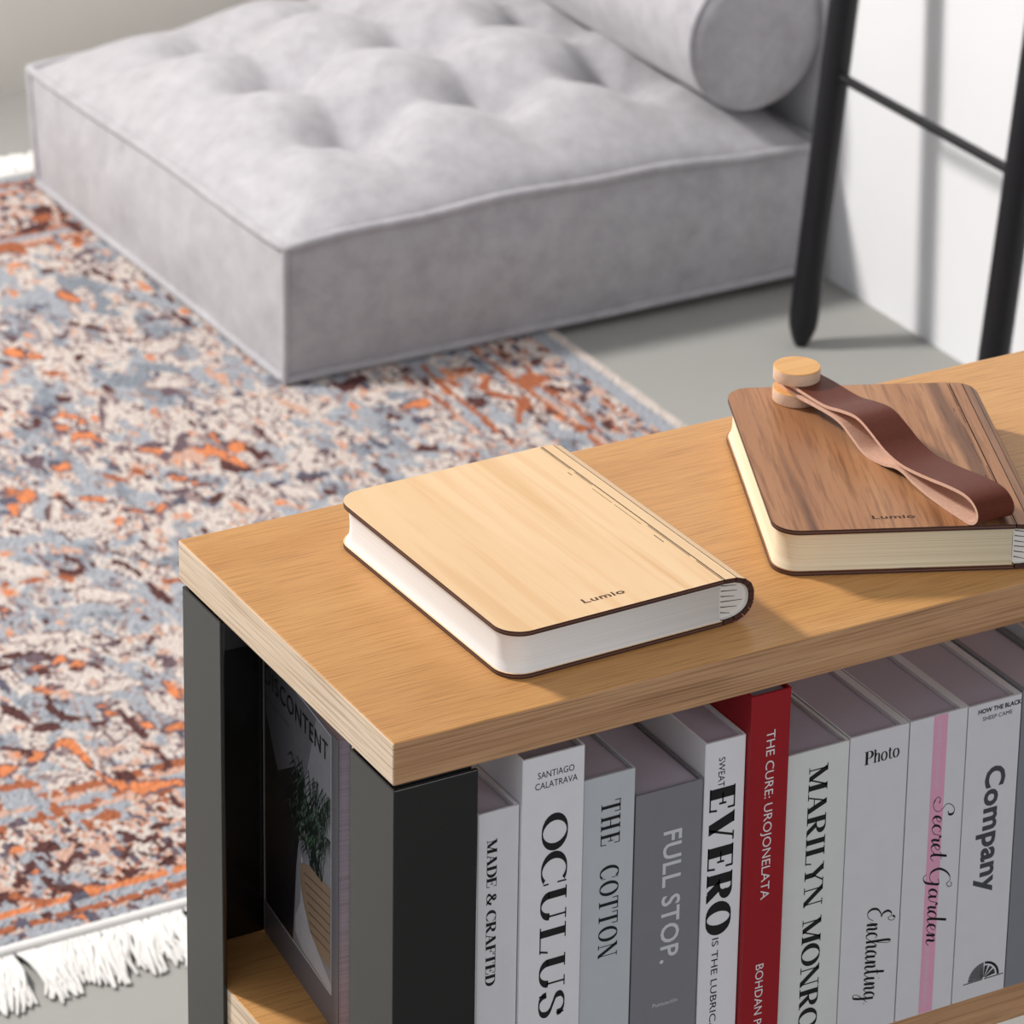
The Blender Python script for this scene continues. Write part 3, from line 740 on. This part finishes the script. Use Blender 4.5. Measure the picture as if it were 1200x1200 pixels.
# ------------------------------------------------------------------ wooden book lamps
def build_book_lamp(loc, rz, kind, label):
    W, L, H, T = 0.151, 0.215, 0.0313, 0.0032
    root = thing('book_lamp', loc, label, 'book lamp', rz)
    face = M['maple'] if kind == 'maple' else M['walnut']
    pages = M['pages_white'] if kind == 'maple' else M['pages_cream']
    outline = rrect(0, W, 0, L, 0.017, 10, (1, 0, 0, 1))
    b = MB(); b.prism(outline, H-T, H, 0, 1, 0)
    fc = b.build('front_cover', [M['ply_high'], face], root)
    b = MB(); b.prism(outline, 0.0003, T, 0, 1, 0)
    b.build('back_cover', [M['ply_low'], face], root)
    # page block: rounded fore-edge corners, slightly waisted
    rows = []
    for q in range(13):
        w = q/12; z = T+(H-2*T)*w
        ins = 0.0022-0.0012*math.exp(-((w-0.0)/0.12)**2)-0.0007*math.exp(-((1-w)/0.10)**2)+0.0009*math.sin(math.pi*w)
        rows.append([(x, y, z) for x, y in rrect(ins, W-0.001, ins, L-ins, 0.0165, 10, (1, 0, 0, 1))])
    P = [[rows[q][k] for q in range(13)] for k in range(len(rows[0]))]
    b = MB(); b.grid(P, close_u=True, smooth=False)
    for fi in range(len(b.sm)): b.sm[fi] = True
    b.build('page_block', pages, root)
    # hinged spine: slats around a half round
    sp = MB()
    RU, RZ = 0.0225, H/2
    n = 9
    def arc(t, d):
        a = math.radians(90-180*t); e = 0.82
        ca, sa = math.cos(a), math.sin(a)
        return (W+(RU-d)*abs(ca)**e, RZ+(RZ-d)*math.copysign(abs(sa)**e, sa))
    for k in range(n):
        t0 = (k+0.05)/n; t1 = (k+0.95)/n
        q = [arc(t0, 0), arc(t1, 0), arc(t1, T), arc(t0, T)]
        v = [(x, y, max(z, 0.0003)) for y in (0.0, L) for x, z in q]
        sp.add(v, [(0, 1, 2, 3), (7, 6, 5, 4), (3, 2, 6, 7)], 0)
        sp.add(v, [(0, 4, 5, 1)], 1)
        sp.add(v, [(1, 5, 6, 2), (4, 0, 3, 7)], 0)
    sp.build('spine', [M['burnt'], face], root, fix=False)
    ln = MB()
    inner = [arc(k/24, T+0.0004) for k in range(25)]
    ln.add([(x, y, z) for x, z in inner for y in (0.0012, L-0.0012)], [(2*i, 2*i+1, 2*i+3, 2*i+2) for i in range(24)], 0)
    inn2 = [(min(x, W+0.002+0.5*(x-W)), z) for x, z in inner]
    # folded paper end between page block and spine, with its pleat lines
    cap_ = [(W-0.0006, 0.0036, H-T-0.0004)]+[(x, 0.0036, z) for x, z in inner]+[(W-0.0006, 0.0036, T+0.0004)]
    ln.add(cap_, [tuple(range(len(cap_)))], 0)
    ln.add([(x, L-0.0036, z) for x, y, z in cap_], [tuple(range(len(cap_)))], 0)
    for k in range(6):
        zc = T+0.0035+(H-2*T-0.007)*k/5
        out = (0.55+0.3*((k*7) % 3)/2)*(RU-T)*math.sqrt(max(0.05, 1-((zc-H/2)/(H/2-T))**2))
        ln.add([(W+0.0003, 0.0034, zc+0.0012), (W+out, 0.0034, zc-0.0009), (W+out, 0.0034, zc-0.0012), (W+0.0003, 0.0034, zc+0.0005)], [(0, 1, 2, 3)], 1)
    ln.build('spine_lining', [M['lining'], M['fold']], root, fix=False)
    # laser slits of the living hinge on the cover face
    sl = MB(); rnd = random.Random(7 if kind == 'maple' else 8)
    for u, cuts, hw_ in ((W-0.0009, ((0.0, 0.030), (0.036, 0.085), (0.150, 0.172), (0.176, 0.214)), 0.00022), (W-0.0034, ((0.088, 0.120), (0.122, 0.146)), 0.00013), (W-0.0046, ((0.060, 0.072), (0.168, 0.174)), 0.00025)):
        for y0, y1 in cuts:
            sl.box(u-hw_, u+hw_, y0+0.0005, y1-0.0005, H-0.0002, H+0.00012)
    sl.build('hinge_slit', M['slit'], fc)
    lg = MB()
    u0, v0, wd, ht = (0.0612, 0.0143, 0.0290, 0.0050) if kind == 'maple' else (0.0632, 0.0132, 0.0270, 0.0046)
    lay(lg, sans_fit('Lumio', bold=0.018, spacing=1.06), lambda s, t: (u0+s, v0+t, H+0.0001), wd, ht)
    lg.build('engraved_lettering', M['engrave'] if kind == 'maple' else M['engrave_dark'], fc, fix=False)
    return root
build_book_lamp((0.09195, 0.03263, TT), 0.02721, 'maple', 'closed book lamp with a pale maple cover, near the left end of the bookcase')
build_book_lamp((0.30568, 0.07774, TT), -0.40762, 'walnut', 'closed wooden book lamp with a dark walnut cover, lying under the leather strap')

# ------------------------------------------------------------------ leather strap with two beech pegs
def build_strap():
    Zb = TT+0.0313
    ox, oy = 0.4144, 0.2463                     # near edge of the strap at the pegs
    root = thing('leather_strap', (0.4240, 0.2390, Zb), 'looped brown leather strap with two round beech pegs, lying on the walnut book lamp', 'strap')
    def L(x, y, z): return (x-0.4240, y-0.2390, z)
    path = [(0.000, .0130), (0.0233, .0148), (0.0535, .0158), (0.073, .0198), (0.0875, .0222), (0.0973, .0214), (0.1093, .0176), (0.1221, .0130), (0.1347, .0106), (0.148, .0103), (0.1693, .0128), (0.1921, .0164), (0.2083, .0180), (0.2183, .0165), (0.2240, .0118), (0.2235, .0060), (0.2170, .0018),
            (0.2074, .0014), (0.189, .0013), (0.1703, .0020), (0.1542, .0040), (0.1445, .0062), (0.1351, .0060), (0.123, .0028), (0.1106, .0013), (0.0989, .0018), (0.0867, .0066), (0.0735, .0115), (0.0584, .0125), (0.0385, .0112), (0.0234, .0102), (0.0, .0100)]
    sp = smooth_path(path, 5)
    th = 0.0022; wd = 0.0275
    n = len(sp)
    out = []; inn = []
    for i in range(n):
        d = sp[min(i+1, n-1)]-sp[max(i-1, 0)]; d = d/(np.hypot(*d) or 1)
        nn = np.array([-d[1], d[0]])             # outer side of the loop
        out.append(sp[i]+nn*th/2); inn.append(sp[i]-nn*th/2)
    dirv = np.array([0.01154, -0.99993]); acr = np.array([0.99993, 0.01154])
    def P(q, a):
        s, z = q
        e = ox+dirv[0]*s+acr[0]*a, oy+dirv[1]*s+acr[1]*a
        return L(e[0], e[1], z)
    b = MB()
    A0 = [P(q, 0) for q in out]; A1 = [P(q, wd) for q in out]
    B0 = [P(q, 0) for q in inn]; B1 = [P(q, wd) for q in inn]
    def strip(p, q, mi, sm=True):
        b.add(p+q, [(i, i+1, n+i+1, n+i) for i in range(n-1)], mi, sm)
    strip(A0, A1, 0); strip(B1, B0, 1); strip(B0, A0, 1, False); strip(A1, B1, 1, False)
    b.add([A0[0], A1[0], B1[0], B0[0]], [(0, 1, 2, 3)], 1)
    b.add([A0[-1], A1[-1], B1[-1], B0[-1]], [(0, 1, 2, 3)], 1)
    b.build('strap', [M['leather'], M['suede']], root, fix=False)
    for z in (0.0001, 0.0152):
        b = MB(); r = 0.0157; hh = 0.0090
        circ = [(r*math.cos(a), r*math.sin(a)) for a in np.linspace(0, 2*math.pi, 48, endpoint=False)]
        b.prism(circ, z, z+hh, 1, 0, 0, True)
        b.build('peg', [M['peg_wood'], M['peg_side']], root, bevel=0.0006, angle=60)
build_strap()

# ------------------------------------------------------------------ books on the shelf
BASE = TT+ZS+0.0002
PAL = dict(white=rgb(214, 212, 216), bright=rgb(226, 224, 228), cool=rgb(188, 192, 196), grey=rgb(126, 124, 130), red=rgb(150, 20, 30), warm=rgb(214, 214, 212), slate=rgb(150, 151, 156), darkgrey=rgb(128, 129, 136), ink=rgb(26, 25, 28), palegrey=rgb(206, 206, 208), pink=rgb(222, 160, 186), charcoal=rgb(70, 70, 76), whitetext=rgb(225, 220, 222))
def pm(k):
    key = 'book_'+k
    if key not in M: M[key] = plain('cover_'+k if 'text' not in k and k not in ('ink', 'pink', 'charcoal') else 'print_'+k, PAL[k], rough=0.55, vary=0.02, scale=60, spec=0.35)
    return M[key]
def make_book(x0, x1, ztop, cover, depth, label, y=0.003, left=0.0012, right=0.0035, sink=0.003, soft=False, inner=None):
    """standing book, spine to the front: cover wraps spine and both sides, pages recessed at the head"""
    w = x1-x0; h = TT+ztop-BASE
    root = thing('book', ((x0+x1)/2, y, BASE), label, 'book', group='books standing on the bookcase shelf')
    hw = w/2
    c = MB()
    t = 0.0016
    # one continuous case: left board, spine, right board
    outer = [(-hw, depth), (-hw, 0.0006), (-hw+0.0006, 0.0), (hw-0.0006, 0.0), (hw, 0.0006), (hw, depth)]
    innr = [(hw-right, depth), (hw-right, t), (-hw+left, t), (-hw+left, depth)]
    c.prism(outer+innr, 0, h)
    c.build('cover', pm(cover), root)
    p = MB(); p.box(-hw+left+0.0002, hw-right-0.0002, t+0.0003, depth-0.004, 0.001, h-sink)
    p.build('page_block', M['pages_book'], root)
    def place_down(xb, zs, s_dir=-1):
        # text running down the spine: letters' up towards +x
        return lambda s, tt: (xb+tt-(x0+x1)/2, -0.00015, TT+zs-s-BASE)
    def place_across(xs, zb):
        return lambda s, tt: (xs+s-(x0+x1)/2, -0.00015, TT+zb+tt-BASE)
    return root, place_down, place_across
def letter(root, items, k, name='title_lettering'):
    cover = [c for c in root.children if c.name.startswith('cover')][0]
    for i, (vf, place, ln, ht) in enumerate(items):
        b = MB(); lay(b, vf, place, ln, ht)
        b.build(name if i == 0 else 'heading_lettering', pm(k), cover, fix=False)

r, dn, ac = make_book(.0576, .0851, -.0630, 'white', .160, 'slim pale book at the left end of the row, right beside the black leg', right=.0028, left=.001)
letter(r, [(serif_fit('MADE & CRAFTED', 1.15), dn(.0637, -.0813), .0985, .0066)], 'ink')
r, dn, ac = make_book(.0857, .1275, -.0335, 'bright', .190, 'tall white book with large black serif capitals, second in the row', right=.0012, left=.0012, y=.0008, sink=.004)
letter(r, [(serif_fit('OCULUS', .86, .03), dn(.0990, -.0735), .1390, .0178), (sans_fit('SANTIAGO'), ac(.0957, -.0482), .0246, .0042), (sans_fit('CALATRAVA'), ac(.0940, -.0552), .0286, .0042)], 'ink')
r, dn, ac = make_book(.1284, .1640, -.0592, 'cool', .190, 'grey green book with thin black serif capitals, left of the thick dark grey book', right=.0012, left=.0012)
letter(r, [(serif_fit('THE  COTTON', .9, .12), dn(.1408, -.0765), .1075, .0132)], 'ink')
r, dn, ac = make_book(.1650, .2118, -.0790, 'grey', .200, 'thick dark grey book with pale sans capitals ending in a full stop', right=.0016, left=.0016, sink=.002)
letter(r, [(sans_fit('FULL STOP.', bold=.016, spacing=1.06), dn(.1850, -.1085), .0910, .0123), (sans_fit('Puntuación'), ac(.1805, -.2290), .0175, .0027)], 'palegrey')
r, dn, ac = make_book(.2128, .2413, -.0565, 'bright', .205, 'white book with heavy condensed black capitals, left of the dark red book', right=.0016, left=.0016)
letter(r, [(sans_fit('SWEAT'), dn(.2222, -.0678), .0200, .0045), (serif_fit('EVERO', 1.5, .07), dn(.2166, -.0875), .1015, .0180), (sans_fit('IS THE LUBRICANT OF'), dn(.2218, -.1925), .0930, .0045)], 'ink')
r, dn, ac = make_book(.2418, .2700, -.0302, 'red', .215, 'dark red book with white lettering, standing taller than its neighbours', right=.0016, left=.0016, y=-.0010)
letter(r, [(sans_fit('THE CURE: UROJONELATA'), dn(.2532, -.0555), .1165, .0060), (sans_fit('BOHDAN POCIEJ'), dn(.2518, -.2175), .0640, .0056)], 'whitetext')
r, dn, ac = make_book(.2708, .3170, -.0800, 'warm', .200, 'white book with big black serif capitals, right of the dark red book', right=.0022, left=.0012)
letter(r, [(serif_fit('MARILYN MONROE', 1.0), dn(.2878, -.0915), .2000, .0138)], 'ink')
r, dn, ac = make_book(.3176, .3612, -.0792, 'white', .210, 'white book with black script title, between big serif capitals and the pink striped one', right=.0055, left=.0010)
letter(r, [(serif_fit('Photo', 1.0), ac(.3282, -.1005), .0262, .0092), (script_fit('Enchanting.', .11), dn(.3362, -.2030), .0705, .0185)], 'ink')
r, dn, ac = make_book(.3620, .4050, -.0792, 'white', .210, 'white book with a pink stripe down its spine', right=.0050, left=.0012)
b = MB(); xa, xb = .3794-.3835, .3898-.3835
b.add([(xa, -.0001, .0004), (xb, -.0001, .0004), (xb, -.0001, TT-.0795-BASE), (xa, -.0001, TT-.0795-BASE)], [(0, 1, 2, 3)])
tag(b.build('stripe', pm('pink'), r.children[0], fix=False), 'pink stripe')
PAL['faintprint'] = rgb(206, 190, 204)
letter(r, [(sans_fit('something to surprise everyone'), dn(.3826, -.0830), .0480, .0036), (sans_fit('and a pleasant place to be'), dn(.3826, -.2440), .0440, .0036)], 'faintprint', 'faint_lettering')
letter(r, [(script_fit('Secret Garden', .09), dn(.3822, -.1380), .1050, .0155)], 'ink')
r, dn, ac = make_book(.4057, .4462, -.0800, 'white', .215, 'white book with a bold grey title and a half-round fan emblem near its foot', right=.0050, left=.0012)
letter(r, [(sans_fit('Company', bold=.032, spacing=1.06), dn(.4218, -.1265), .0905, .0140)], 'charcoal')
letter(r, [(sans_fit('HOW THE BLACK', bold=.03), ac(.4128, -.0866), .0330, .0030), (sans_fit('SHEEP CAME'), ac(.4165, -.0921), .0225, .0028)], 'ink', 'heading_lettering')
def fan(root, cx, cz, R0):
    e = MB(); X0 = (.4057+.4462)/2
    def q(x, z, o=-.0001): return (cx+x-X0, o, TT+cz+z-BASE)
    def poly(pts, mi, o=-.0001): e.add([q(x, z, o) for x, z in pts], [tuple(range(len(pts)))], mi)
    S = lambda a, r: (r*math.cos(math.radians(a)), r*math.sin(math.radians(a)))
    for k in range(16):      # left half: grey fan of ribs
        a0 = 92+88*k/16; a1 = 92+88*(k+0.8)/16
        poly([S(a0, R0*.06), S(a1, R0*.06), S(a1, R0*.98), S(a0, R0*.98)], 1 if k % 3 else 0)
    for k in range(10):      # right half: dark rim with wedges
        a0 = 8.7*k; a1 = 8.7*(k+1)
        poly([S(a0, R0*.86), S(a1, R0*.86), S(a1, R0), S(a0, R0)], 0)
        if k not in (0, 4, 7): poly([S(a0, R0*.10), S(a1, R0*.10), S(a1, R0*.76), S(a0, R0*.76)], 0 if k % 2 else 1)
    poly([(-R0*1.28, -.0009), (-R0*.06, -.0009), (-R0*.06, -.0002), (-R0*1.28, -.0002)], 0)
    poly([(R0*.06, -.0009), (R0*1.28, -.0009), (R0*1.28, -.0002), (R0*.06, -.0002)], 0)
    e.build('emblem', [pm('ink'), pm('charcoal')], root.children[0], fix=False)
fan(r, .4290, -.2808, .0122)
r, dn, ac = make_book(.4470, .4860, -.0785, 'darkgrey', .215, 'plain grey book at the right edge, cut off by the photo', right=.0030, left=.0030)
r, dn, ac = make_book(.4866, .5260, -.0700, 'cool', .215, 'grey book standing past the plain grey one, its top just in view', right=.0030, left=.0030)

# paperback standing sideways behind the first book, its cover towards the left end
def build_side_book():
    A = Vector((.0548, .2866, 0)); B = Vector((.0426, .1664, 0))
    d = (B-A).normalized(); W = .1355; zt = -.0835
    ang = math.atan2(d.y, d.x)
    root = thing('paperback', (A.x, A.y, BASE), 'dark glossy paperback with a potted palm on its cover, inside the bookcase end', 'book', rz=ang)
    H = TT+zt-BASE; th = .009                      # local x along the cover (back to front), +y into the book
    cov = MB(); t = .0006
    cov.prism([(0, .001), (.0012, 0), (W, 0), (W, t), (.0015, t), (.0012, .0016), (.0012, th-.0016), (.0015, th-t), (W, th-t), (W, th), (.0012, th), (0, th-.001)], 0, H)
    cov.build('cover', plain('cover_smoke', rgb(104, 102, 108), rough=0.3, vary=0.03, spec=0.5), root)
    pg = MB(); pg.box(.0014, W-.001, t+.0001, th-t-.0001, .0005, H-.0008)
    pg.build('page_block', M['pages_book'], root)
    # local frame check: rotating by ang sends +y to the right-hand side of d; cover faces -y local
    zz = lambda z: TT+z-BASE
    def q(s, z, o): return (s, -o, zz(z))
    pic = MB()
    def poly(pts, mi, o): pic.add([q(s, z, o) for s, z in pts], [tuple(range(len(pts)))], mi)
    poly([(.004, -.2690), (.1236, -.2690), (.1236, -.0865), (.004, -.0865)], 0, .0001)  # cover ground in three flat tones, paler at top and right
    poly([(.006, -.0865), (.1236, -.0865), (.1236, -.150), (.060, -.140), (.028, -.160), (.006, -.128)], 8, .00013)
    poly([(.055, -.2690), (.1236, -.2690), (.1236, -.0865), (.098, -.0865), (.075, -.150), (.062, -.21)], 1, .00015)
    poly([(.0004, -.2690), (.0034, -.2690), (.0034, -.0840), (.0004, -.0840)], 7, .0001)  # painted highlight where the rounded spine edge catches the light
    # stool and basket
    poly([(.0705, -.198), (.0735, -.200), (.0735, -.226), (.085, -.244), (.1236, -.262), (.1236, -.2685), (.100, -.2670), (.072, -.2660), (.0595, -.2600), (.0600, -.2480), (.0690, -.2330)], 2, .0002)
    bas = [(.0700, -.2040), (.085, -.1975), (.105, -.1945), (.1232, -.1940), (.1232, -.2520), (.105, -.2520), (.090, -.2460), (.0765, -.2330), (.0690, -.2190)]
    poly(bas, 3, .00025)
    for k in range(7): poly([(.0755+.002*k, -.2075-.0060*k), (.1230, -.1995-.0066*k), (.1230, -.2005-.0066*k), (.0755+.002*k, -.2087-.0060*k)], 4, .0003)
    rnd = random.Random(21)
    for k in range(34):      # palm fronds
        a = rnd.uniform(30, 176); ln = rnd.uniform(.045, .112); bx = rnd.uniform(.085, .110); bz = -.197
        ex = bx+ln*math.cos(math.radians(a))*.62; ez = bz+ln*math.sin(math.radians(a))*.98
        ex = min(max(ex, .012), .1228); ez = min(ez, -.126); mz = (bz+ez)/2+.012; mx = (bx+ex)/2
        c = smooth_path([(bx, bz), (mx, mz), (ex, ez-.004)], 5)
        vv, ff = ribbon(c, lambda d_: .0007)
        pic.add([q(s, z, .0003+.000004*k) for s, z in vv], ff, 5)
        for m_ in range(3, len(c)):
            for sg in (-1, 1):
                l2 = .017*(1-abs(m_/len(c)-.6))
                tip = (min(.1234, max(.006, c[m_][0]+sg*l2*.45-.003)), c[m_][1]-l2*rnd.uniform(.6, 1))
                poly([tuple(c[m_]*.72+c[m_-1]*.28), tuple(c[m_]), tip], 5 if (m_+k) % 3 else 6, .00031+.000004*k)
    for s0, s1, z0, z1 in ((.1236, .1243, -.2690, -.0865), (.004, .1243, -.2697, -.2690), (.004, .1243, -.0865, -.0858)):
        poly([(s0, z0), (s1, z0), (s1, z1), (s0, z1)], 7, .00012)
    cm = lambda n, *c: plain('print_'+n, rgb(*c), rough=0.32, vary=0.05, scale=90)
    pic.build('cover_picture', [cm('dark_tone', 34, 33, 38), cm('grey_tone', 138, 138, 144), cm('pale_stool', 178, 176, 180), cm('basket', 146, 124, 104), cm('basket_weave', 108, 86, 70), cm('palm_dark', 24, 38, 30), cm('palm_light', 74, 98, 80), cm('frame_and_glint', 215, 213, 216), cm('upper_tone', 106, 105, 111)], root.children[0], fix=False)
    t_ = MB()
    lay(t_, sans_fit('DISCONTENT', bold=-.004, spacing=1.12), lambda s, u: q(.0065+s, -.1068+u, .0006), .1120, .0125)
    t_.build('title_lettering', plain('print_title_grey', rgb(20, 20, 23), rough=0.4), root.children[0], fix=False); t_ = MB()
    t_.add([q(.006, -.1170, .0005), q(.050, -.1170, .0005), q(.050, -.1166, .0005), q(.006, -.1166, .0005)], [(0, 1, 2, 3)])
    t_.build('rule_line', plain('print_rule', rgb(60, 60, 64), rough=0.4), root.children[0], fix=False); t_ = MB()
    for z, s0, s1 in ((-.1490, .005, .016), (-.1515, .005, .016), (-.1540, .005, .014)):
        t_.add([q(s0, z, .0005), q(s1, z, .0005), q(s1, z+.0004, .0005), q(s0, z+.0004, .0005)], [(0, 1, 2, 3)])
    t_.build('small_print', plain('print_small', rgb(60, 60, 64), rough=0.4), root.children[0], fix=False)
    t_ = MB(); lay(t_, sans_fit('Herausgegeben'), lambda s, u: q(.052+s, -.2800+u, .0003), .022, .0026)
    t_.build('faint_lettering', plain('print_faint', rgb(128, 124, 130), rough=0.4), root.children[0], fix=False)
build_side_book()
